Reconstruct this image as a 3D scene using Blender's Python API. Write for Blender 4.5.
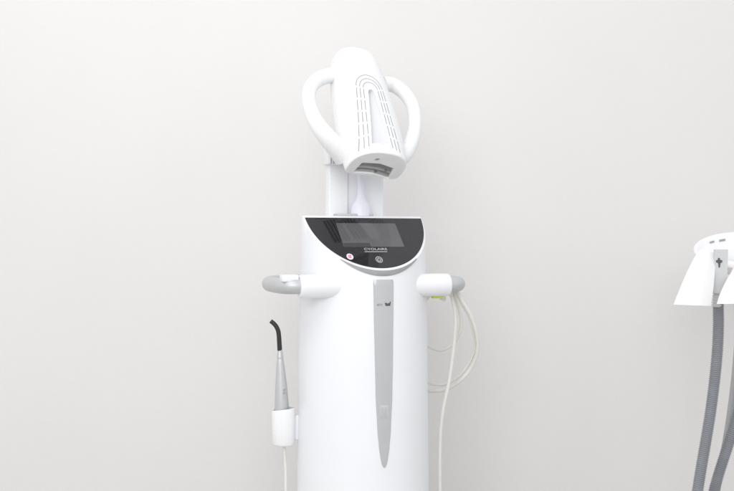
import bpy, bmesh, math, random
from mathutils import Vector as V, Matrix
random.seed(4)
rad = math.radians
sc = bpy.context.scene
for o in list(bpy.data.objects): bpy.data.objects.remove(o)
COL = sc.collection

# ------------------------------------------------------------------ camera, world, lamps, exposure
ZC = 0.95                      # camera height
DIST = 2.55                    # camera to the machine's axis
FPX = 734 * 50 / 36.0
cam_d = bpy.data.cameras.new('camera'); cam_d.lens = 50; cam_d.sensor_width = 36
cam_d.clip_start = 0.05; cam_d.clip_end = 100
cam = bpy.data.objects.new('camera', cam_d); COL.objects.link(cam)
cam.location = (0, -DIST, ZC); cam.rotation_euler = (rad(90), 0, 0)
sc.camera = cam

w = bpy.data.worlds.new('World'); sc.world = w; w.use_nodes = True
bg = w.node_tree.nodes['Background']
bg.inputs[0].default_value = (0.95, 0.97, 1.0, 1); bg.inputs[1].default_value = 0.92

def area(name, loc, target, size, power, col=(1, 1, 1)):
    d = bpy.data.lights.new(name, 'AREA'); d.shape = 'RECTANGLE'
    d.size, d.size_y = size; d.energy = power; d.color = col
    o = bpy.data.objects.new(name, d); COL.objects.link(o)
    o.location = loc
    o.rotation_euler = (V(target) - V(loc)).to_track_quat('-Z', 'Y').to_euler()
    return o
area('ceiling_lamp', (-0.8, -1.3, 2.9), (-0.2, 0.5, 1.2), (1.6, 1.2), 13, (1.0, 0.985, 0.96))
area('bounce_flash', (-0.45, -3.3, 2.05), (-0.1, 0.4, 0.95), (2.4, 1.7), 41, (1.0, 0.99, 0.98))

sc.view_settings.view_transform = 'Standard'; sc.view_settings.look = 'None'
sc.view_settings.exposure = 0.0; sc.view_settings.gamma = 1

# ------------------------------------------------------------------ helpers
CAM = V((0, -DIST, ZC))
def P(px, py, y):
    """the point at depth y seen at photo pixel px, py (used for measuring only)"""
    k = (DIST + y) / FPX
    return V(((px - 367) * k, y, ZC - (py - 245.5) * k))
def ray(px, py): return V(((px - 367) / FPX, 1.0, -(py - 245.5) / FPX))
def on_plane(px, py, p0, n):
    d = ray(px, py); t = (p0 - CAM).dot(n) / d.dot(n)
    return CAM + d * t

def mat(name, col, rough=0.4, metal=0.0, spec=0.5, bump=0.0, bscale=300, coat=0.0, vary=0.0, vscale=3.0, smudge=.08):
    m = bpy.data.materials.new(name); m.use_nodes = True
    nt = m.node_tree; b = nt.nodes['Principled BSDF']
    b.inputs['Base Color'].default_value = (*col, 1)
    b.inputs['Roughness'].default_value = rough
    b.inputs['Metallic'].default_value = metal
    b.inputs['Specular IOR Level'].default_value = spec
    b.inputs['Coat Weight'].default_value = coat
    tc = nt.nodes.new('ShaderNodeTexCoord')
    if vary:
        nz = nt.nodes.new('ShaderNodeTexNoise'); nz.inputs['Scale'].default_value = vscale
        nz.inputs['Detail'].default_value = 5
        rp = nt.nodes.new('ShaderNodeValToRGB')
        rp.color_ramp.elements[0].position = .3; rp.color_ramp.elements[1].position = .7
        rp.color_ramp.elements[0].color = (*[c * (1 - vary) for c in col], 1)
        rp.color_ramp.elements[1].color = (*[min(1, c * (1 + vary)) for c in col], 1)
        nt.links.new(tc.outputs['Object'], nz.inputs['Vector'])
        nt.links.new(nz.outputs['Fac'], rp.inputs['Fac'])
        nt.links.new(rp.outputs['Color'], b.inputs['Base Color'])
        # fine smudges in the gloss
        n3 = nt.nodes.new('ShaderNodeTexNoise'); n3.inputs['Scale'].default_value = vscale * 8
        mr = nt.nodes.new('ShaderNodeMapRange')
        mr.inputs['To Min'].default_value = max(0.01, rough - smudge * .7); mr.inputs['To Max'].default_value = rough + smudge
        nt.links.new(tc.outputs['Object'], n3.inputs['Vector'])
        nt.links.new(n3.outputs['Fac'], mr.inputs['Value'])
        nt.links.new(mr.outputs['Result'], b.inputs['Roughness'])
    if bump:
        n2 = nt.nodes.new('ShaderNodeTexNoise'); n2.inputs['Scale'].default_value = bscale
        n2.inputs['Detail'].default_value = 4
        bp = nt.nodes.new('ShaderNodeBump'); bp.inputs['Strength'].default_value = bump
        bp.inputs['Distance'].default_value = 0.001
        nt.links.new(tc.outputs['Object'], n2.inputs['Vector'])
        nt.links.new(n2.outputs['Fac'], bp.inputs['Height'])
        nt.links.new(bp.outputs['Normal'], b.inputs['Normal'])
    return m

M = dict(
    wall=mat('wall_paint', (0.772, 0.756, 0.744), 0.75, bump=.35, bscale=220, vary=.012, vscale=2.2),
    floor=mat('floor_vinyl', (0.55, 0.53, 0.50), 0.5, vary=.03, vscale=6),
    white=mat('white_plastic', (0.86, 0.87, 0.895), 0.30, vary=.012, vscale=9),
    head=mat('white_gloss_plastic', (0.87, 0.875, 0.885), 0.28, vary=.006, vscale=14),
    bezel=mat('bezel_white_plastic', (0.88, 0.885, 0.895), 0.32, vary=.012, vscale=20),
    recess_shade=mat('recess_shade_grey', (0.70, 0.705, 0.72), 0.4, vary=.012, vscale=20),
    boot=mat('lilac_white_plastic', (0.80, 0.80, 0.88), 0.4),
    yoke=mat('satin_white_plastic', (0.86, 0.865, 0.89), 0.42, vary=.012, vscale=14),
    silver=mat('silver_lacquer', (0.56, 0.565, 0.575), 0.36, metal=.35, bump=.12, bscale=1400, vary=.02, vscale=25),
    trim=mat('grey_trim', (0.33, 0.335, 0.34), 0.4, vary=.02, vscale=25),
    grip=mat('silver_grip', (0.57, 0.575, 0.585), 0.42, metal=.35, vary=.02, vscale=25),
    emblem=mat('pale_emblem', (0.57, 0.575, 0.585), 0.4, metal=.2),
    faint=mat('faint_print', (0.27, 0.27, 0.28), 0.5),
    dark=mat('dark_print', (0.05, 0.05, 0.055), 0.5),
    glass=mat('black_panel_glass', (0.022, 0.022, 0.025), 0.03, vary=.08, vscale=12, smudge=.02),
    lcd=mat('grey_display', (0.112, 0.112, 0.117), 0.05),
    dark_reflection=mat('dark_reflection_grey', (0.055, 0.055, 0.062), 0.05),
    cross=mat('cross_grey', (0.10, 0.10, 0.10), 0.5),
    print=mat('white_print', (0.52, 0.52, 0.53), 0.5),
    red=mat('red_print', (0.75, 0.22, 0.30), 0.5),
    badge=mat('badge_white', (0.85, 0.80, 0.82), 0.5),
    slot=mat('slot_grey', (0.36, 0.36, 0.37), 0.6),
    window=mat('window_grey', (0.27, 0.275, 0.285), 0.25, vary=.12, vscale=60),
    louvre=mat('louvre_grey', (0.45, 0.455, 0.46), 0.3),
    black=mat('black_rubber', (0.022, 0.022, 0.022), 0.35, vary=.1, vscale=50),
    cable=mat('ivory_cable', (0.80, 0.79, 0.74), 0.42, vary=.02, vscale=30),
    lime=mat('lime_strap', (0.70, 0.84, 0.15), 0.5),
    hose=mat('grey_corrugated_hose', (0.27, 0.28, 0.305), 0.5, vary=.07, vscale=35),
    tube=mat('grey_tube', (0.42, 0.42, 0.42), 0.4, vary=.05, vscale=30),
    tray=mat('white_tray_plastic', (0.90, 0.895, 0.895), 0.33, vary=.012, vscale=12),
    bracket=mat('grey_bracket', (0.60, 0.61, 0.615), 0.42, vary=.02, vscale=25),
)

def finish(name, bm, m, parent=None, smooth=True, angle=35, recalc=True):
    if recalc: bmesh.ops.recalc_face_normals(bm, faces=bm.faces)
    org = V((0, 0, 0)); r = parent
    while r is not None:
        if r.type == 'EMPTY': org = r.location.copy()
        r = r.parent
    for v in bm.verts: v.co -= org
    me = bpy.data.meshes.new(name); bm.to_mesh(me); bm.free()
    me.materials.append(M[m] if isinstance(m, str) else m)
    if smooth:
        for p in me.polygons: p.use_smooth = True
        me.set_sharp_from_angle(angle=rad(angle))
    o = bpy.data.objects.new(name, me); COL.objects.link(o)
    if parent is not None: o.parent = parent
    return o
def thing(name, label, cat, loc):
    o = bpy.data.objects.new(name, None); o.empty_display_size = .05
    COL.objects.link(o); o.location = loc; o['label'] = label; o['category'] = cat
    return o

def loft(bm, rings, cap0=True, cap1=True, closed=True):
    vs = [[bm.verts.new(p) for p in r] for r in rings]
    n = len(rings[0])
    for a, b in zip(vs, vs[1:]):
        for i in range(n if closed else n - 1):
            j = (i + 1) % n
            bm.faces.new((a[i], a[j], b[j], b[i]))
    if cap0: bm.faces.new(vs[0][::-1])
    if cap1: bm.faces.new(vs[-1])
    return vs
def spline(pts, per=10):
    pts = [V(p) for p in pts]; out = []
    q = [pts[0] * 2 - pts[1]] + pts + [pts[-1] * 2 - pts[-2]]
    for i in range(1, len(q) - 2):
        a, b, c, d = q[i - 1:i + 3]
        for k in range(per):
            t = k / per
            out.append(0.5 * ((2 * b) + (c - a) * t + (2 * a - 5 * b + 4 * c - d) * t * t + (3 * b - a - 3 * c + d) * t ** 3))
    out.append(pts[-1]); return out
def tube(bm, path, r, seg=16, flat=None, closed=False):
    """r: number or function of 0..1; flat=(axis, k) squashes the section along axis"""
    n = len(path); rings = []; up = None
    L = [0]
    for a, b in zip(path, path[1:]): L.append(L[-1] + (b - a).length)
    for i, p in enumerate(path):
        t = (path[min(i + 1, n - 1)] - path[max(i - 1, 0)]).normalized()
        if up is None:
            up = V((0, 0, 1)) if abs(t.z) < .9 else V((1, 0, 0))
        up = (up - t * up.dot(t)).normalized(); sd = t.cross(up)
        rr = r(L[i] / L[-1]) if callable(r) else r
        rings.append([p + (up * math.cos(2 * math.pi * k / seg) + sd * math.sin(2 * math.pi * k / seg)) * rr for k in range(seg)])
    if closed:
        vs = loft(bm, rings, False, False)
        a, b = vs[-1], vs[0]
    else:
        loft(bm, rings)
def box(bm, c, sx, sy, sz, X=V((1, 0, 0)), Y=V((0, 1, 0)), Z=V((0, 0, 1)), bev=0.0, seg=3):
    t = bmesh.new(); bmesh.ops.create_cube(t, size=1)
    for v in t.verts: v.co = V((v.co.x * sx, v.co.y * sy, v.co.z * sz))
    if bev: bmesh.ops.bevel(t, geom=t.edges[:], offset=bev, segments=seg, profile=.5, affect='EDGES')
    for v in t.verts: v.co = V(c) + X * v.co.x + Y * v.co.y + Z * v.co.z
    me = bpy.data.meshes.new('tmp'); t.to_mesh(me); t.free(); bm.from_mesh(me); bpy.data.meshes.remove(me)
def slab(bm, outline, fn, t0, t1, bev=0.0, seg=2):
    """closed 2-D outline -> plate; fn(u, v, off) -> point; edges rounded by insetting"""
    n = len(outline); cx = sum(p[0] for p in outline) / n; cy = sum(p[1] for p in outline) / n
    def inset(d):
        res = []
        for i in range(n):
            a, b, c = V(outline[i - 1]), V(outline[i]), V(outline[(i + 1) % n])
            e = (c - a); nn = V((-e.y, e.x)); nn = nn.normalized() if nn.length else V((0, 0))
            if nn.dot(V((cx, cy)) - b) < 0: nn = -nn
            res.append(b + nn * d)
        return res
    rings = []
    for k in range(seg + 1):
        an = math.pi / 2 * k / seg
        rings.append([fn(p.x, p.y, t1 - bev * (1 - math.sin(an))) for p in inset(bev * (1 - math.cos(an)))] if bev else [fn(p[0], p[1], t1) for p in outline])
        if not bev: break
    rings.insert(0, [fn(p[0], p[1], t0) for p in outline])
    loft(bm, rings)
def text_bm(s, size, fn, ext=0.0004, align='CENTER', xs=1.0, bold=0.0):
    cu = bpy.data.curves.new('t', 'FONT'); cu.body = s; cu.size = size; cu.align_x = align; cu.align_y = 'CENTER'
    cu.extrude = ext; cu.offset = bold
    o = bpy.data.objects.new('t', cu); COL.objects.link(o)
    bpy.context.view_layer.update()
    me = bpy.data.meshes.new_from_object(o.evaluated_get(bpy.context.evaluated_depsgraph_get()))
    bm = bmesh.new(); bm.from_mesh(me)
    for v in bm.verts: v.co = fn(v.co.x * xs, v.co.y, v.co.z + ext)
    bpy.data.objects.remove(o); bpy.data.curves.remove(cu); bpy.data.meshes.remove(me)
    return bm
def rrect(x0, x1, y0, y1, r, n=5):
    out = []
    for cx, cy, a0 in ((x1 - r, y1 - r, 0), (x0 + r, y1 - r, 90), (x0 + r, y0 + r, 180), (x1 - r, y0 + r, 270)):
        for k in range(n + 1):
            a = rad(a0 + 90 * k / n); out.append((cx + r * math.cos(a), cy + r * math.sin(a)))
    return out
def lin(tab, x):
    if x <= tab[0][0]: return tab[0][1]
    for (a, fa), (b, fb) in zip(tab, tab[1:]):
        if x <= b:
            t = (x - a) / (b - a); t = t * t * (3 - 2 * t) * .5 + t * .5
            return fa + (fb - fa) * t
    return tab[-1][1]

# ------------------------------------------------------------------ setting
WALL_Y = 0.50
bm = bmesh.new(); box(bm, (0, WALL_Y + .06, 1.6), 9, .12, 3.2)
wall = finish('wall', bm, 'wall', smooth=False); wall['label'] = 'plain pale warm grey painted wall behind everything'; wall['category'] = 'wall'
bm = bmesh.new(); box(bm, (0, -2.7, -.05), 9, 6.38, .1)
fl = finish('floor', bm, 'floor', smooth=False); fl['kind'] = 'structure'

# ------------------------------------------------------------------ whitening machine
YAW = rad(18)
F = V((math.sin(YAW), -math.cos(YAW), 0)); R_ = V((math.cos(YAW), math.sin(YAW), 0)); U = V((0, 0, 1))
C0 = V((-0.0100, 0, 0))
root = thing('whitening_machine', 'tall white tooth whitening machine with black half round panel and tilted lamp head', 'dental machine', (C0.x, C0.y, 0))
ZT = ZC + .0735
RT = 0.1548
SLOPE = 0.838
BR = [(0.0, .168), (ZC - .62, .1640), (ZC - .3, .1615), (ZC - .12, .1590), (ZC - .03, .1565), (ZT, RT)]
def br(z): return lin(BR, z)
def cyl(s, z, off=0.0):
    r = br(z); a = s / r
    return C0 + (R_ * math.sin(a) + F * math.cos(a)) * (r + off) + U * z
DN = (U + F * SLOPE).normalized()
def deck(u, v, off=0.0):
    return C0 + R_ * u + F * v + U * (ZT - SLOPE * v) + DN * off
def deck_uv(px, py):
    p = on_plane(px, py, deck(0, 0), DN) - C0
    return p.dot(R_), p.dot(F)

# body column with sloped console top
bm = bmesh.new(); NS = 128; rings = []
def ztop(th, r): return ZT - SLOPE * max(0.0, r * math.sin(th))
e = .0026
for k in range(28):
    f = k / 27
    ring = []
    for i in range(NS):
        th = 2 * math.pi * i / NS
        z1 = ztop(th, RT) - e
        z = .07 + (z1 - .07) * f; r = br(z)
        ring.append(C0 + R_ * r * math.cos(th) + F * r * math.sin(th) + U * z)
    rings.append(ring)
for k in range(1, 5):
    an = math.pi / 2 * k / 4; ring = []
    for i in range(NS):
        th = 2 * math.pi * i / NS
        r = RT - e * (1 - math.cos(an))
        z = ztop(th, r) - e * (1 - math.sin(an))
        ring.append(C0 + R_ * r * math.cos(th) + F * r * math.sin(th) + U * z)
    rings.append(ring)
vs = loft(bm, rings, True, False)
cv = bm.verts.new(C0 + U * ZT)
for i in range(NS): bm.faces.new((vs[-1][i], vs[-1][(i + 1) % NS], cv))
body = finish('body_column', bm, 'white', root, angle=30)

# base with castors standing on the floor
bm = bmesh.new()
rings = []
for z, k in ((.055, .97), (.058, 1.0), (.066, 1.0), (.0695, .985)):
    rings.append([C0 + R_ * .205 * k * math.cos(a) + F * .195 * k * math.sin(a) + U * z for a in [2 * math.pi * i / 64 for i in range(64)]])
loft(bm, rings); finish('base', bm, 'yoke', root)
for sx in (-1, 1):
    for sy in (-1, 1):
        p = C0 + R_ * .135 * sx + F * .125 * sy + U * .0265
        bm = bmesh.new(); tube(bm, [p - R_ * .012, p - R_ * .009, p + R_ * .009, p + R_ * .012], lambda t: .0225 if t in (0, 1) else .0262, 24)
        box(bm, p + U * .018, .03, .02, .024, R_, F, U, .003)
        finish('castor', bm, 'black', root)

# black control panel: a half disc lying on the slope
RP = RT - .0030; V0 = .0068
out = [(RP * math.cos(a), RP * math.sin(a)) for a in [math.asin(V0 / RP) + (math.pi - 2 * math.asin(V0 / RP)) * i / 72 for i in range(73)]]
bm = bmesh.new(); slab(bm, out, deck, -.001, .0016, .0008)
panel = finish('control_panel', bm, 'glass', root, smooth=False)
# display
q = [deck_uv(*p) for p in ((337.4, 223.8), (395.3, 223.8), (403.8, 247.3), (342, 247.3))]
print('DISPLAY uv', [(round(a, 4), round(b, 4)) for a, b in q])
u0 = (q[0][0] + q[3][0]) / 2; u1 = (q[1][0] + q[2][0]) / 2; v0 = (q[0][1] + q[1][1]) / 2; v1 = (q[2][1] + q[3][1]) / 2
bm = bmesh.new(); slab(bm, rrect(u0, u1, v0, v1, .0012, 3), deck, .0012, .0019, .0002)
finish('display_screen', bm, 'lcd', panel, smooth=False)
# lower left of the display: dark reflection drawn as a darker strip
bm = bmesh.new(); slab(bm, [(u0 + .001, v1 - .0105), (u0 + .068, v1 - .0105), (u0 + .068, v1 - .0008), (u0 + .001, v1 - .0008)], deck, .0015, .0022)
finish('display_dark_reflection', bm, 'dark_reflection', panel, smooth=False)
bm = bmesh.new(); slab(bm, [(u0 + .002, v1 - .0125), (u0 + .075, v1 - .0125), (u0 + .075, v1 - .0112), (u0 + .002, v1 - .0112)], deck, .0018, .00215)
# lettering
tu, tv = deck_uv(375.5, 249.8)
def onpan(cu, cv, base=.0016): return lambda x, y, z: deck(cu + x, cv - y, base + z)
bm.free()
bm = text_bm('CYOLAIRE', .0088, onpan(tu, tv), .0002, xs=1.45)
finish('panel_lettering', bm, 'print', panel, smooth=False, recalc=False)
lu, lv = deck_uv(375.8, 252.3)
bm = bmesh.new(); slab(bm, [(lu - .0285, lv - .0007), (lu + .0285, lv - .0007), (lu + .0285, lv + .0007), (lu - .0285, lv + .0007)], deck, .0014, .0020)
finish('underline', bm, 'print', panel, smooth=False)
# round power symbol
cu_, cv_ = deck_uv(379, 260.2)
def ringarc(bm, cu, cv, ro, ri, a0, a1, fn=deck, t0=.0012, t1=.0021, n=32):
    o = [(cu + ro * math.cos(a0 + (a1 - a0) * i / n), cv + ro * math.sin(a0 + (a1 - a0) * i / n)) for i in range(n + 1)]
    i_ = [(cu + ri * math.cos(a0 + (a1 - a0) * i / n), cv + ri * math.sin(a0 + (a1 - a0) * i / n)) for i in range(n + 1)]
    for k in range(n):
        qd = [o[k], o[k + 1], i_[k + 1], i_[k]]
        a = [bm.verts.new(fn(x, y, t0)) for x, y in qd]; b = [bm.verts.new(fn(x, y, t1)) for x, y in qd]
        bm.faces.new(b)
        for s in range(4): bm.faces.new((a[s], a[(s + 1) % 4], b[(s + 1) % 4], b[s]))
bm = bmesh.new(); ringarc(bm, cu_, cv_, .0086, .0072, 0, 2 * math.pi)
ringarc(bm, cu_, cv_, .0052, .0036, rad(-50), rad(230))
slab(bm, [(cu_ - .0007, cv_ - .006), (cu_ + .0007, cv_ - .006), (cu_ + .0007, cv_), (cu_ - .0007, cv_)], deck, .0012, .0021)
finish('power_symbol', bm, 'print', panel, smooth=False)
# small round white and red badge
bu, bv = deck_uv(349.8, 257.2)
bm = bmesh.new(); slab(bm, [(bu + .0082 * math.cos(a), bv + .0082 * math.sin(a)) for a in [2 * math.pi * i / 32 for i in range(32)]], deck, .0012, .0021)
bd = finish('round_badge', bm, 'badge', panel)
bm = bmesh.new(); ringarc(bm, bu, bv, .0046, .0030, rad(30), rad(330), t0=.0018, t1=.0025)
slab(bm, [(bu - .001, bv - .003), (bu + .004, bv - .004), (bu + .001, bv + .003), (bu - .002, bv + .003)], deck, .0018, .0025)
finish('badge_mark', bm, 'red', bd, smooth=False)

# silver crescent below the panel
bm = bmesh.new(); n = 60; A = rad(38); top = []; bot = []; rings = []
for i in range(n + 1):
    a = -A + 2 * A * i / n
    s = a * RT
    zc_ = ZT - SLOPE * RT * math.cos(a)
    th = .0130 * max(.02, math.cos(a / A * math.pi / 2)) ** .8
    z0 = zc_ - .0025; z1 = z0 - th
    sec = [cyl(s, z0, -.001), cyl(s, z0, .0018), cyl(s, z0 - .0012 * th / .0130, .0026), cyl(s, z1 + .0012 * th / .0130, .0026), cyl(s, z1, .0018), cyl(s, z1, -.001)]
    rings.append(sec)
loft(bm, rings); finish('chin_trim', bm, 'trim', root)

# long silver strip down the front
ST = [(279.5, .0250), (310, .0242), (350, .0226), (395, .0205), (430, .0165), (447, .0128), (458, .0090), (464, .0060), (467, .0022)]
def zf(py): return ZC - (py - 245.5) * (DIST - .152) / FPX
bm = bmesh.new(); rings = []
for i in range(61):
    py = 279.5 + (467 - 279.5) * i / 60
    hw = lin(ST, py); z = zf(py)
    if i == 0: hw -= .0015
    sec = []
    m_ = 10
    sec.append(cyl(-hw, z, -.001)); sec.append(cyl(-hw, z, .0012))
    b = min(.0022, hw * .4)
    for k in range(m_ + 1): sec.append(cyl(-hw + b + 2 * (hw - b) * k / m_, z, .0032 if 0 < i < 60 else .0022))
    sec.append(cyl(hw, z, .0012)); sec.append(cyl(hw, z, -.001))
    rings.append(sec)
loft(bm, rings)
strip = finish('front_strip', bm, 'silver', root)
def onstrip(s0, z0, base=.0033): return lambda x, y, z: cyl(s0 + x, z0 + y, base + z)
bm = text_bm('BEYO', .0075, onstrip(-.0105, zf(304.8)), .0002, xs=.72)
finish('strip_lettering', bm, 'faint', strip, smooth=False, recalc=False)
s0, z0 = .0085, zf(304.3)
bm = bmesh.new(); slab(bm, [(-.0088, .0040), (-.0030, .0042), (-.0008, .0016), (.0022, .0032), (.0050, .0026), (.0070, .0068), (.0098, .0074), (.0092, .0022), (.0078, -.0046), (-.0060, -.0046), (-.0070, -.0005)], lambda u, v, o: onstrip(s0, z0)(u * .82, v * .85, o), -.0005, .0004)
finish('strip_mark', bm, 'cross', strip, smooth=False)
bm = bmesh.new()
s0, z0 = -.001, zf(411.5)
slab(bm, rrect(-.0108, .0108, -.0155, .0155, .0015, 3), lambda u, v, o: cyl(s0 + u, z0 + v, o), .002, .0040, .0003)
em = finish('strip_emblem', bm, 'emblem', strip)
bm = bmesh.new()
for x in (-.0045, .0042): slab(bm, rrect(x - .0022, x + .0022, -.0110, .0110, .0008, 2), lambda u, v, o: cyl(s0 + u, z0 + v, o), .0035, .0044)
finish('emblem_bar', bm, 'silver', em)

# carrying handle: two white stubs and a silver loop round the back
FW = .100; ZH = zf(286.6) + .000
def loc(l, f, z): return C0 + R_ * l + F * f + U * z
for s in (-1, 1):
    bm = bmesh.new()
    prof = [(.055, .0270), (.100, .0275), (.150, .0280), (.184, .0280), (.1875, .0272), (.1893, .0255), (.1900, .0228)]
    rings = []
    for l, r in prof:
        rings.append([loc(s * l, FW + r * math.cos(a), ZH + r * math.sin(a)) for a in [2 * math.pi * i / 40 for i in range(40)]])
    loft(bm, rings); stub = finish('handle_stub', bm, 'white', root)
    # fairing that carries the stub, running down into the column
    bm = bmesh.new(); rings = []
    for k in range(13):
        t = k / 12; z = ZH - .010 - .125 * t
        wd = .030 + .085 * (1 - t) ** 1.6; dp = .022 * (1 - t) ** .8 + .001
        cx = .066
        rings.append([loc(s * (cx + wd * .45 * math.cos(a) * (1 - .2 * t)), .095 - .012 * t + dp * math.sin(a), z) for a in [2 * math.pi * i / 28 for i in range(28)]])
    loft(bm, rings); finish('fairing', bm, 'white', stub)
half = [(.183, FW), (.200, FW - .001), (.214, FW - .008), (.2235, FW - .024), (.2260, .045), (.2260, -.02), (.2200, -.085), (.195, -.145), (.140, -.185), (.06, -.198), (0, -.200)]
pts = [loc(-l, f, ZH + .001) for l, f in half] + [loc(l, f, ZH + .001) for l, f in half[-2::-1]]
bm = bmesh.new(); tube(bm, spline(pts, 8), .0188, 24); finish('grip', bm, 'grip', root)
# white clip on the left bend of the grip
bm = bmesh.new(); box(bm, loc(-.212, FW - .008, ZH + .0195), .040, .034, .0165, R_, F, U, .003)
box(bm, loc(-.196, FW - .008, ZH + .019), .006, .036, .012, R_, F, U, .002)
finish('clip', bm, 'white', root)

# lamp head -----------------------------------------------------------
PHI = rad(58); RHO = rad(10); LH = .360
A_ = F * math.cos(PHI) - U * math.sin(PHI)
N0 = F * math.sin(PHI) + U * math.cos(PHI)
S_ = R_ * math.cos(RHO) - N0 * math.sin(RHO)
N_ = N0 * math.cos(RHO) + R_ * math.sin(RHO)
E0 = on_plane(375.5, 168.5, C0 + F * .105, F)
def hd(s, n, a): return E0 + S_ * s + N_ * n + A_ * (a - LH)
def hd_uv(px, py, n):
    p = on_plane(px, py, E0 + N_ * n, N_) - E0
    return p.dot(S_), p.dot(A_) + LH
HW = [(0, .032), (.003, .0405), (.009, .0490), (.020, .0565), (.035, .0620), (.06, .0660), (.11, .0720), (.17, .0765), (.25, .0805), (.32, .0795), (.36, .0745)]
HT = [(0, .022), (.003, .032), (.009, .0400), (.020, .0460), (.05, .0510), (.10, .0550), (.20, .0605), (.30, .0645), (.36, .0660)]
HB = [(0, .018), (.004, .028), (.012, .0360), (.05, .0440), (.15, .0480), (.36, .0445)]
HC = [(0, 0), (.15, 0), (.36, .0170)]
EX = 2.35
def sup(c, e): return math.copysign(abs(c) ** (2 / e), c)
def ring_at(a, k=1.0, n=72):
    w_, t_, b_ = lin(HW, a) * k, lin(HT, a) * k, lin(HB, a) * k
    out = []
    for i in range(n):
        th = 2 * math.pi * i / n; c, s = math.cos(th), math.sin(th)
        x = w_ * sup(c, EX if s > 0 else 2.8)
        out.append((x, t_ * sup(s, EX) if s > 0 else b_ * sup(s, 3.4) + lin(HC, a) * k * max(0, 1 - (x / w_) ** 2) * min(1, -s * 2)))
    return out
def nsurf(s, a):
    w_, t_ = lin(HW, a), lin(HT, a)
    return t_ * max(0, 1 - (abs(s) / w_) ** EX) ** (1 / EX)
def onhead(s, a, off=0.0): return hd(s, nsurf(s, a) + off, a)

avals = [0, .002, .004, .008, .012, .018, .025, .035, .05] + [.05 + (LH - .05) * i / 26 for i in range(1, 27)]
bm = bmesh.new(); rings = [[hd(s, n, a) for s, n in ring_at(a)] for a in avals]
for k_, d_ in ((.95, 0), (.93, -.012)): rings.append([hd(s, n, LH + d_) for s, n in ring_at(LH, k_)])
loft(bm, rings, True, True)
shell = finish('lamp_head', bm, 'head', root, angle=50)
# end bezel with a recessed window
wpx = [(358.2, 162.8), (376, 163.9), (394, 168.2), (391.0, 176.2), (373, 172.8), (354.2, 171.7)]
wq = []
for px, py in wpx:
    p = on_plane(px, py, E0, A_) - E0; wq.append((p.dot(S_), p.dot(N_)))
print('WINDOW sn', [(round(a, 4), round(b, 4)) for a, b in wq])
WS, WT, WB = .0470, .0190, -.0215
def winring(n=72, k=1.0):
    base = ring_at(LH); out = []
    poly = [(WS * .93, WT - .004), (0, WT + .0045), (-WS * .93, WT - .004), (-WS * 1.04, WB - .004), (0, WB + .0035), (WS * 1.04, WB - .004)]
    poly = [(x, y - .06 * x) for x, y in poly]
    cx, cy = 0, (WT + WB) / 2
    for i in range(n):
        th = math.atan2(base[i][1] - cy, base[i][0] - cx)
        d = V((math.cos(th), math.sin(th))); best = None
        for a, b in zip(poly, poly[1:] + poly[:1]):
            a_, b_ = V(a) - V((cx, cy)), V(b) - V((cx, cy)); ed = b_ - a_
            den = d.x * ed.y - d.y * ed.x
            if abs(den) < 1e-9: continue
            t = (a_.x * ed.y - a_.y * ed.x) / den; u = (a_.x * d.y - a_.y * d.x) / den
            if t > 0 and -1e-6 <= u <= 1 + 1e-6: best = t if best is None else min(best, t)
        out.append((cx + d.x * best * k, cy + d.y * best * k))
    return out
bm = bmesh.new()
rg = [[hd(s, n, LH - .001) for s, n in ring_at(LH)], [hd(s, n, LH + .0015) for s, n in ring_at(LH, .992)], [hd(s, n, LH + .003) for s, n in ring_at(LH, .965)],
      [hd(s * .55 + s2 * .45, n * .55 + n2 * .45, LH + .003) for (s, n), (s2, n2) in zip(ring_at(LH, .965), winring())],
      [hd(s, n, LH + .0028) for s, n in winring(k=1.03)], [hd(s, n, LH + .0015) for s, n in winring()], [hd(s, n, LH - .006) for s, n in winring()]]
loft(bm, rg, False, False); finish('emitter_bezel', bm, 'bezel', shell, angle=25)
bm = bmesh.new(); rg = [[hd(s, n, LH - .0085) for s, n in winring(k=1.02)], [hd(s, n, LH - .0045) for s, n in winring(k=.985)]]
loft(bm, rg); win = finish('emitter_window', bm, 'window', shell, angle=25)
bm = bmesh.new()
for nn, hh in ((WB + .0045, .0040), (WB + .0180, .0045), (WT - .0015, .0025)):
    for k in range(12):
        sa = -WS * .97 + 2 * WS * .97 * k / 12; sb = -WS * .97 + 2 * WS * .97 * (k + 1) / 12
        f = lambda s: -.0065 * (s / WS) ** 2 - .06 * s
        q8 = [(sa, nn + f(sa)), (sb, nn + f(sb)), (sb, nn + f(sb) + hh), (sa, nn + f(sa) + hh)]
        if k == 0: first = 1
        a = [bm.verts.new(hd(s, n, LH - .006)) for s, n in q8]; b = [bm.verts.new(hd(s, n, LH - .001)) for s, n in q8]
        bm.faces.new(b)
        for s in range(4): bm.faces.new((a[s], a[(s + 1) % 4], b[(s + 1) % 4], b[s]))
bmesh.ops.remove_doubles(bm, verts=bm.verts, dist=1e-5)
finish('louvre', bm, 'louvre', win, angle=25)
# little dark mark above the window
p = on_plane(376.8, 158.2, E0, A_) - E0; ms, mn = p.dot(S_), p.dot(N_)
bm = bmesh.new(); slab(bm, [(ms - .0062, mn - .0038), (ms + .0035, mn - .0030), (ms + .0064, mn + .0038), (ms - .0020, mn + .0030)], lambda u, v, o: hd(u, v, LH + .003 + o), -.0008, .0005)
finish('nose_mark', bm, 'slot', shell, smooth=False)
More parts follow.
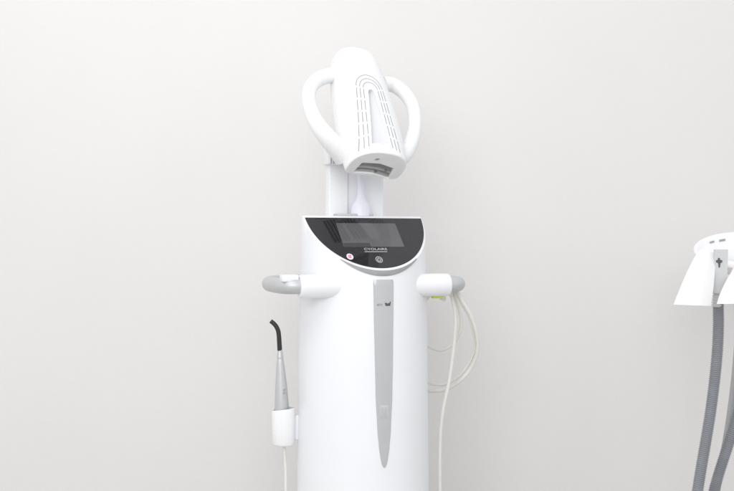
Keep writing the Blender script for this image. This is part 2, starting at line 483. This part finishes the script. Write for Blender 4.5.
# arch of vent slots on the upper surface, with dashes
def arch(hw_bot, hw_top, a_bot, a_top, n=200):
    """polyline: up the left leg, over a round top, down the right leg (s, a)"""
    pts = []
    for i in range(n + 1):
        t = i / n
        pts.append(t)
    out = []
    for t in pts:
        x = -1 + 2 * t
        # leg parameter: y 0 at the bottom .. 1 at the crown
        ang = math.pi * (1 - t)
        if t < .36 or t > .64:
            k = t / .36 if t < .36 else (1 - t) / .36
            s = hw_bot + (hw_top - hw_bot) * k; a = a_bot + (a_top - a_bot) * k
            out.append((-s if t < .5 else s, a))
        else:
            k = (t - .36) / .28; an = math.pi * (1 - k)
            out.append((hw_top * math.cos(an), a_top - hw_top * 1.15 * math.sin(an)))
    return [(s - .004 - .008 * min(1, max(0, (a - a_top) / (a_bot - a_top))), a) for s, a in out]
def dash(bm, poly, a0, a1, hw):
    n = len(poly) - 1; seg = max(2, int((a1 - a0) * 60)); L = []; R = []
    for k in range(seg + 1):
        x = (a0 + (a1 - a0) * k / seg) * n; i = min(n - 1, int(x)); f = x - i
        s = poly[i][0] * (1 - f) + poly[i + 1][0] * f; a = poly[i][1] * (1 - f) + poly[i + 1][1] * f
        t = V((poly[i + 1][0] - poly[i][0], poly[i + 1][1] - poly[i][1])).normalized(); nn = V((-t.y, t.x)) * hw
        L.append((s + nn.x, a + nn.y)); R.append((s - nn.x, a - nn.y))
    rings = [[onhead(*l, -.001), onhead(*l, .0004), onhead(*r, .0004), onhead(*r, -.001)] for l, r in zip(L, R)]
    loft(bm, rings)
bm = bmesh.new()
for hb_, ht_, ab, at in ((.0515, .0355, LH - .007, LH - .205), (.0410, .0275, LH - .010, LH - .202), (.0305, .0195, LH - .013, LH - .199)):
    pl = arch(hb_, ht_, ab, at)
    spans = []
    for k in range(5):
        spans.append((.36 * k / 5 + .006, .36 * (k + 1) / 5 - .006))
    spans.append((.366, .50)); spans.append((.50, .634)) 
    spans += [(1 - b, 1 - a) for a, b in spans[:5]]
    for a, b in spans: dash(bm, pl, a, b, .0009)
finish('vent_slots', bm, 'slot', shell, smooth=False)
# pointed recess between the slots, cut into the shell
pl = arch(.0225, .0085, LH - .024, LH - .188, 60)
bm = bmesh.new(); rings = []
for (s, a), (s2, _) in zip(pl[:31], pl[:29:-1]):
    lo = []; hi = []
    for k in range(13):
        x = s + (s2 - s) * k / 12
        d = (-.010, -.013, -.014, -.014, -.0135, -.013, -.012, -.011, -.010, -.0085, -.0065, -.0045, -.0020)[k]
        d *= min(1, .35 + (pl[0][1] - a) / .006) 
        lo.append(onhead(x, a, d)); hi.append(onhead(x, a, .012))
    rings.append(lo + hi[::-1])
loft(bm, rings); bmesh.ops.recalc_face_normals(bm, faces=bm.faces)
cut = finish('cutter', bm, 'head', root)
md = shell.modifiers.new('cut', 'BOOLEAN'); md.object = cut; md.operation = 'DIFFERENCE'; md.solver = 'EXACT'
bpy.context.view_layer.update()
me_ = bpy.data.meshes.new_from_object(shell.evaluated_get(bpy.context.evaluated_depsgraph_get()))
print('BOOL', len(shell.data.vertices), len(me_.vertices))
shell.modifiers.clear(); shell.data = me_; me_.set_sharp_from_angle(angle=rad(40))
bpy.data.objects.remove(cut)
bm = bmesh.new(); rr_ = []  # grey inlay over the recess bottom, its shade put into the colour
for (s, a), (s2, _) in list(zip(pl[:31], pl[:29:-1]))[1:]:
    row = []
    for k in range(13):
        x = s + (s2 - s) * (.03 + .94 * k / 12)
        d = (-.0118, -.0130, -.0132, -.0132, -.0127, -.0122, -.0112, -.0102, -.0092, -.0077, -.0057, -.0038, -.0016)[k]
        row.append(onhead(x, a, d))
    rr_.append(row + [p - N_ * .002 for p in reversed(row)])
loft(bm, rr_); finish('recess_shade_inlay', bm, 'recess_shade', shell)
# slots on the underside
bm = bmesh.new()
for s0_ in (-.002, .053):
    for k in range(5):
        s = s0_ + (k - 2) * .0092; rr_ = []
        for i in range(9):
            a = .165 + .125 * i / 8; sec = []
            w_, b_ = lin(HW, a), lin(HB, a)
            nb = -b_ * max(0, 1 - (abs(s) / w_) ** 2.8) ** (1 / 3.4) + lin(HC, a) * (1 - (s / w_) ** 2)
            rr_.append([hd(s - .0026, nb + .002, a), hd(s - .0026, nb - .0012, a), hd(s + .0026, nb - .0012, a), hd(s + .0026, nb + .002, a)])
        loft(bm, rr_)
finish('underside_slots', bm, 'dark', shell, smooth=False)
# ear handles of the head, left and right
def ear(pix, n, r):
    bm = bmesh.new(); pts = []
    for px, py, nn in pix:
        s, a = hd_uv(px, py, nn); pts.append(hd(s, nn, a))
    tube(bm, spline(pts, 8), r, 20); return finish('side_handle', bm, 'head', shell)
ear([(334, 75, 0), (324, 77, 0), (315, 82, 0), (309.5, 91, .002), (309, 102, .006), (312, 113, .010), (317, 123.5, .010), (324.5, 134, .006), (334, 145, -.006), (344, 156, -.024)], 0, lambda t: .0172 + .003 * abs(2 * t - 1) ** 2 + .016 * max(0, t - .55))
ear([(382, 84, -.002), (391, 84.5, -.002), (399, 88.5, 0), (407, 96, .003), (413, 107, .006), (415, 120, .008), (414, 133, .008), (409.5, 146, .004), (402.5, 156, -.004), (394, 161, -.018)], 0, lambda t: .0172 + .003 * abs(2 * t - 1) ** 2 + .006 * max(0, t - .6))

# yoke and neck under the head
AX = -.060
zdeck = ZT
def back(px, f): return on_plane(px, 200, C0 + F * f, F)
def lat(px, f):
    p = back(px, f) - C0; return p.dot(R_)
def zat(py, f): return on_plane(363, py, C0 + F * f, F).z
ztp = zat(160, AX)
bm = bmesh.new()
l0, l1 = lat(341, -.085), lat(380.5, -.085)
box(bm, loc((l0 + l1) / 2, -.072, (zdeck + ztp) / 2 + .002), l1 - l0, .030, ztp - zdeck + .008, R_, F, U, .006)
yk = finish('yoke', bm, 'yoke', root)
bm = bmesh.new()
l0, l1 = lat(327, -.07), lat(346, -.07); zt2 = zat(156, -.07)
box(bm, loc((l0 + l1) / 2, -.07, (zdeck + zt2) / 2 + .002), l1 - l0, .040, zt2 - zdeck + .006, R_, F, U, .0035)
finish('yoke_cheek', bm, 'head', yk)
bm = bmesh.new()
pz = zat(157.5, -.05); l0, l1 = lat(325.5, -.05), lat(340, -.05)
box(bm, loc((l0 + l1) / 2, -.05, pz), l1 - l0, .05, .042, R_, F, U, .003)
jt = finish('pivot_box', bm, 'bezel', yk)
bm = bmesh.new()
for k in range(4):
    x = l0 + (l1 - l0) * (.20 + .17 * k)
    box(bm, loc(x, -.0245, pz - .002), .0022, .003, .036, R_, F, U)
finish('pivot_rib', bm, 'slot', jt, smooth=False)
# hinge block that carries the head on the yoke
bm = bmesh.new()
box(bm, loc(lat(356, -.09), -.094, ztp + .07), .060, .034, .17, R_, F, U, .006)
hg = finish('hinge_block', bm, 'yoke', yk)
# neck: tube that widens into a cone-shaped boot on the console
bm = bmesh.new(); rings = []
lc = lat(358, -.055)
for py, r in ((216.5, .0265), (214, .0268), (209, .0252), (205, .0218), (202, .0170), (199.5, .0130), (196, .0104), (188, .0088), (176, .0088), (160, .0088), (108, .0088)):
    z = zat(py, -.055)
    rings.append([loc(lc + r * math.cos(a), -.030 + r * math.sin(a) * .9, z) for a in [2 * math.pi * i / 32 for i in range(32)]])
loft(bm, rings); finish('neck_boot', bm, 'boot', root)
# grey plate at the neck's foot, drawn for the shadow behind the panel
bm = bmesh.new(); box(bm, loc(lat(351, -.05), -.040, zdeck + .0035), .094, .06, .006, R_, F, U, .001)
finish('neck_shadow_plate', bm, 'grip', root)

# instrument cup at the left side of the column
CP = P(283.6, 426, -.03)
bm = bmesh.new(); ri = []
zt_, zb_ = P(0, 408.5, -.03).z, P(0, 445.5, -.03).z
for z, r in ((zb_, .006), (zb_, .0225), (zb_ + .002, .0262), (zb_ + .006, .0282), (zb_ + .04, .0288), (zt_ - .002, .0295), (zt_, .0288), (zt_ - .001, .0268), (zt_ - .02, .0262), (zb_ + .008, .0255), (zb_ + .007, .006)):
    ri.append([V((CP.x + r * math.cos(a), CP.y + r * math.sin(a) * .85, z + (.0035 * math.cos(a) if z > zt_ - .01 else 0))) for a in [2 * math.pi * i / 36 for i in range(36)]])
loft(bm, ri, False, False)
cup = finish('instrument_cup', bm, 'head', root)
bm = bmesh.new(); box(bm, (CP.x + .042, CP.y + .012, (zt_ + zb_) / 2 - .002), .034, .022, .062, bev=.004)
finish('cup_bracket', bm, 'white', cup)

# ------------------------------------------------------------------ curing light in the cup
wl = thing('curing_light', 'slim silver curing light with bent black tip, standing in the white side cup', 'dental tool', (CP.x, CP.y, zb_ + .008))
YW = -.03
bm = bmesh.new(); rings = []
for py, xl, xr in ((441, 280, 287.5), (430, 276.5, 289), (408, 274.6, 289), (398, 274.9, 288.2), (385, 275.3, 287), (372, 276.0, 285.4), (362, 276.6, 283.9), (359, 277.0, 283.4), (358.2, 277.4, 283.0)):
    c = P((xl + xr) / 2, py, YW); r = (xr - xl) / 2 * (DIST + YW) / FPX
    rings.append([V((c.x + r * math.cos(a), c.y + r * 1.05 * math.sin(a), c.z)) for a in [2 * math.pi * i / 28 for i in range(28)]])
loft(bm, rings); hb = finish('wand_handle', bm, 'grip', wl)
bm = bmesh.new(); rings = []
for py, r in ((358.3, 3.3), (356, 3.4), (355.2, 3.0), (351.5, 2.5), (349.5, 2.2)):
    c = P(280.0, py, YW); r *= (DIST + YW) / FPX
    rings.append([V((c.x + r * math.cos(a), c.y + r * math.sin(a), c.z)) for a in [2 * math.pi * i / 28 for i in range(28)]])
loft(bm, rings); finish('collar', bm, 'silver', wl)
bm = bmesh.new()
pp = [P(x, y, YW) for x, y in ((279.8, 350.5), (279.4, 344), (279.0, 337), (278.2, 331), (276.2, 326.5), (273.6, 323.4), (270.6, 321.0))]
tube(bm, spline(pp, 8), lambda t: .0060 - .0006 * t, 20); finish('light_tip', bm, 'black', wl)
bm = bmesh.new()
def wand(u, v, o):
    py = 391.5 - v / .0025; xl = lin([(360, 276.8), (385, 275.3), (408, 274.6)], py); xr = lin([(360, 283.7), (385, 287), (408, 289)], py)
    c = P((xl + xr) / 2, py, YW); r = (xr - xl) / 2 * (DIST + YW) / FPX
    a = u / r
    return V((c.x + (r + o) * math.sin(a), c.y - (r * 1.05 + o) * math.cos(a), c.z))
slab(bm, [(.0085 + .0048 * math.cos(a), .0145 * math.sin(a)) for a in [2 * math.pi * i / 28 for i in range(28)]], wand, -.001, .0014, .0006)
bt = finish('button_pad', bm, 'emblem', hb)
bm = bmesh.new()
for dv in (.0065, -.0015): ringarc(bm, .0085, dv, .0030, .0019, 0, 2 * math.pi, fn=wand, t0=.001, t1=.0018, n=20)
finish('button_ring', bm, 'faint', bt, smooth=False)
bm = bmesh.new()
pp = [P(x, y, YW + .003) for x, y in ((283.6, 440), (284.5, 452), (285.6, 470), (285.8, 491), (286, 530), (287, 570), (292, 600), (302, 612), (312, 606))]
tube(bm, spline(pp, 8), .0036, 12); finish('wand_cable', bm, 'cable', wl)

# ------------------------------------------------------------------ cable coil on the right end of the handle
cb = thing('coiled_cable', 'pale ivory cable looped over the right end of the grip and hanging down', 'cable', P(448, 293, .0))
Y1 = .055
def cpath(pix): return spline([P(x, y, yy) for x, y, yy in pix], 10)
bm = bmesh.new()
tube(bm, cpath([(444, 300, .02), (443, 290, .045), (446, 279.5, .06), (452, 279, .04), (457, 290, .02), (463, 302, .02), (471, 316, .03), (476.5, 334, .05), (477.5, 350, .07), (472, 366, .09), (462, 379, .10), (449, 388, .12), (436, 391, .14), (425, 389, .18), (412, 375, .21), (408, 345, .22), (415, 315, .20), (430, 295, .16), (443, 284, .10), (449, 281, .06), (452, 288, .035), (450, 296, .03)]), .0049, 12)
finish('cable_loop', bm, 'cable', cb)
bm = bmesh.new()
tube(bm, cpath([(441, 299, .035), (441, 288, .055), (445, 280, .07), (450, 280, .055), (455, 291, .035), (461.5, 303, .035), (469, 317, .045), (474, 334, .06), (475, 349, .08), (468.5, 364, .10), (459, 376, .11), (447, 383.5, .13), (437, 384.5, .15), (426, 381, .19), (415, 365, .21)]), .0038, 12)
finish('cable_loop', bm, 'cable', cb)
bm = bmesh.new()
tube(bm, cpath([(442, 297, .05), (444, 284, .07), (449, 281, .06), (452.5, 292, .045), (457.5, 304, .05), (461, 318, .06), (460.5, 330, .07), (456, 340, .08), (449, 347, .09), (441, 350, .11), (432, 348, .14), (422, 340, .18), (416, 320, .20)]), .0042, 12)
finish('cable_loop', bm, 'cable', cb)
bm = bmesh.new()
tube(bm, cpath([(440, 298, .07), (443, 286, .08), (447, 281, .07), (449.5, 290, .04), (453, 301, .03), (455.5, 316, .035), (455, 335, .04), (452.5, 358, .045), (449, 382, .05), (444, 405, .05), (440.8, 428, .05), (439.8, 455, .05), (440, 491, .05), (441, 540, .05), (444, 590, .08), (450, 612, .12)]), .0046, 12)
finish('cable_lead', bm, 'cable', cb)
bm = bmesh.new()
c = P(437.5, 296.8, -.02)
box(bm, c, .027, .016, .0075, R_, F, U, .001)
tube(bm, spline([c + R_ * .008, c + R_ * .016 + F * -.010 + U * .002, c + R_ * .024 + F * -.022 + U * .006], 6), .0028, 8)
finish('cable_tie', bm, 'lime', cb)

# ------------------------------------------------------------------ suction tray at the right edge
YT = .02
tr = thing('suction_tray', 'white suction hose tray with flared flaps, cut off by the right edge', 'dental tray', P(745, 270, YT))
# tilted dish
TC = P(748, 251, YT); TN = V((-.10, -.36, 1)).normalized()
TX = (V((1, 0, 0)) - TN * TN.x).normalized(); TY = TN.cross(TX)
bm = bmesh.new(); rings = []
for r, h in ((.020, -.030), (.095, -.030), (.118, -.022), (.1265, -.010), (.1300, 0), (.1310, .003), (.1290, .0055), (.1240, .0055), (.1180, .002), (.1120, -.003), (.088, -.004), (.084, -.001), (.078, -.001), (.070, -.006), (.02, -.008)):
    rings.append([TC + TX * r * math.cos(a) + TY * r * math.sin(a) + TN * h for a in [2 * math.pi * i / 72 for i in range(72)]])
loft(bm, rings); dish = finish('dish', bm, 'tray', tr)
def dish_ra(px, py):
    d = on_plane(px, py, TC + TN * -.003, TN) - TC
    return math.hypot(d.dot(TX), d.dot(TY)), math.atan2(d.dot(TY), d.dot(TX))
for pa, pb in (((709.8, 243.2), (714.3, 242.0)), ((719.2, 241.3), (725.3, 240.2))):
    bm = bmesh.new()
    pts_ = [V(pa).lerp(V(pb), k / 6) for k in range(7)]
    lo = []; hi = []
    for p2 in pts_:
        rr1, t1 = dish_ra(p2.x, p2.y - .38); rr2, t2 = dish_ra(p2.x, p2.y + .38)
        q4 = [TC + TX * rr * math.cos(t) + TY * rr * math.sin(t) for rr, t in ((rr1, t1), (rr2, t2))]
        lo.append([q4[0] + TN * -.007, q4[0] + TN * .0006, q4[1] + TN * .0006, q4[1] + TN * -.007])
    loft(bm, lo); finish('dish_slot', bm, 'slot', dish, smooth=False)
# flaps: curved thick sheets that flare downwards
def flap(left, right, y_top, y_bot, bulge, name='flap', th=.004):
    """left/right: matching lists of (px, py) from top to bottom"""
    bm = bmesh.new(); L = spline([V((x, y, 0)) for x, y in left], 6); R = spline([V((x, y, 0)) for x, y in right], 6)
    n = len(L); m_ = 14; grid = []
    for i in range(n):
        t = i / (n - 1); row = []
        for k in range(m_ + 1):
            u = k / m_; p = L[i] * (1 - u) + R[i] * u
            yy = y_top + (y_bot - y_top) * t - bulge * math.sin(math.pi * u) * (.4 + .6 * t)
            row.append(P(p.x, p.y, yy))
        grid.append(row)
    rings = []
    for row in grid:
        rings.append(row + [p + V((0, th, 0)) for p in reversed(row)])
    loft(bm, rings)
    bmesh.ops.bevel(bm, geom=[e_ for e_ in bm.edges if e_.calc_face_angle(0) > 1.0], offset=.0012, segments=2, affect='EDGES')
    return finish(name, bm, 'tray', tr, angle=45)
flap([(701, 249), (694.5, 258), (687, 273), (680.5, 288), (674, 304.5)], [(716, 254), (715.5, 262), (714.5, 276), (713, 292), (711, 306)], -.085, -.155, .020)
flap([(706, 252), (707, 264), (708, 278), (708.5, 292), (707.5, 306.5)], [(717, 252), (716.5, 264), (714.5, 278), (713, 290), (712.5, 303)], -.080, -.110, .010)
flap([(735, 266), (730, 275), (725, 284), (720.5, 294), (717.3, 304)], [(757, 262), (759, 272), (762, 282), (765, 292), (768, 303)], -.100, -.170, .022)
# grey bracket with a cross shaped mark
bm = bmesh.new()
ol = [(714.5, 249.5), (727.5, 249.5), (727.3, 262), (726.6, 278), (724, 286), (722.2, 293.5), (712.8, 293), (713.2, 280), (714.0, 262)]
YB = -.105
def flat(y): return lambda u, v, o: P(u, v, y) + V((0, -o, 0))
slab(bm, ol, flat(YB), -.006, .004, .0)
br_ = finish('bracket', bm, 'bracket', tr, angle=30)
bm = bmesh.new()
cr = [(717.4, 258.0), (719.2, 258.0), (719.4, 259.8), (721.5, 260.2), (721.8, 262.0), (719.8, 263.2), (719.3, 267.5), (718.0, 267.5), (717.6, 263.2), (715.4, 262.2), (715.3, 260.4), (717.2, 259.8)]
slab(bm, cr, flat(YB), .003, .0048); finish('cross_mark', bm, 'cross', br_, smooth=False)
# arm that carries the tray from the wall
bm = bmesh.new(); a = TC - TN * .03
tube(bm, spline([a, a + V((.05, .10, -.05)), a + V((.10, .28, -.08)), V((a.x + .12, WALL_Y - .001, a.z - .08))], 8), .022, 20)
finish('wall_arm', bm, 'tray', tr)

def hose_path(pix): return spline([P(x, y, yy) for x, y, yy in pix], 24)
def corrugated(bm, path, r, pitch=.0048, depth=.0012):
    L = [0]
    for a, b in zip(path, path[1:]): L.append(L[-1] + (b - a).length)
    tot = L[-1]; n = int(tot / pitch * 8); res = []; j = 0
    for i in range(n + 1):
        d = tot * i / n
        while j < len(L) - 2 and L[j + 1] < d: j += 1
        f = (d - L[j]) / max(1e-9, L[j + 1] - L[j]); res.append(path[j].lerp(path[j + 1], f))
    def rr(t):
        c = math.cos(2 * math.pi * t * tot / pitch)
        return r + depth * math.copysign(abs(c) ** .6, c)
    tube(bm, res, rr, 18)
h = thing('suction_hose', 'thick grey corrugated hose hanging straight below the grey bracket', 'hose', P(718, 296, -.10))
bm = bmesh.new()
corrugated(bm, hose_path([(718.2, 304, -.085), (718.4, 325, -.085), (717.4, 350, -.085), (714.8, 378, -.085), (710.8, 410, -.085), (706, 440, -.085), (701.2, 468, -.085), (697.5, 491, -.085), (692, 525, -.085), (687, 565, -.07), (686, 598, -.04), (690, 618, .0), (700, 627, .06)]), .0126)
finish('hose_body', bm, 'hose', h, angle=60)
bm = bmesh.new(); corrugated(bm, [P(717.2, 293 + i * 1.0, -.090) for i in range(15)], .0100, .0075, .0010)
finish('hose_cuff', bm, 'bracket', h, angle=60)
h2 = thing('suction_hose', 'thick grey corrugated hose slanting in from the right edge, beside a thin tube', 'hose', P(745, 330, -.03))
bm = bmesh.new()
corrugated(bm, hose_path([(748, 296, -.05), (749, 330, -.05), (746.5, 370, -.05), (741, 400, -.05), (734.5, 425, -.05), (727.5, 447, -.05), (720, 470, -.05), (714, 491, -.05), (706, 525, -.05), (702, 565, -.04), (703, 600, -.0), (712, 622, .05)]), .0124)
finish('hose_body', bm, 'hose', h2, angle=60)
h['group'] = h2['group'] = 'corrugated suction hoses'
h3 = thing('suction_tube', 'thin smooth grey tube hanging between the two corrugated hoses', 'tube', P(738, 330, .02))
bm = bmesh.new()
tube(bm, hose_path([(737, 296, .0), (738, 330, .0), (735.8, 365, .0), (732.6, 395, .0), (729.2, 420, .0), (726, 440, .0), (722, 462, .0), (717, 491, .0), (711, 525, .0), (709, 565, .02), (714, 595, .05), (724, 612, .09)]), .0080, 16)
finish('tube_body', bm, 'tube', h3)
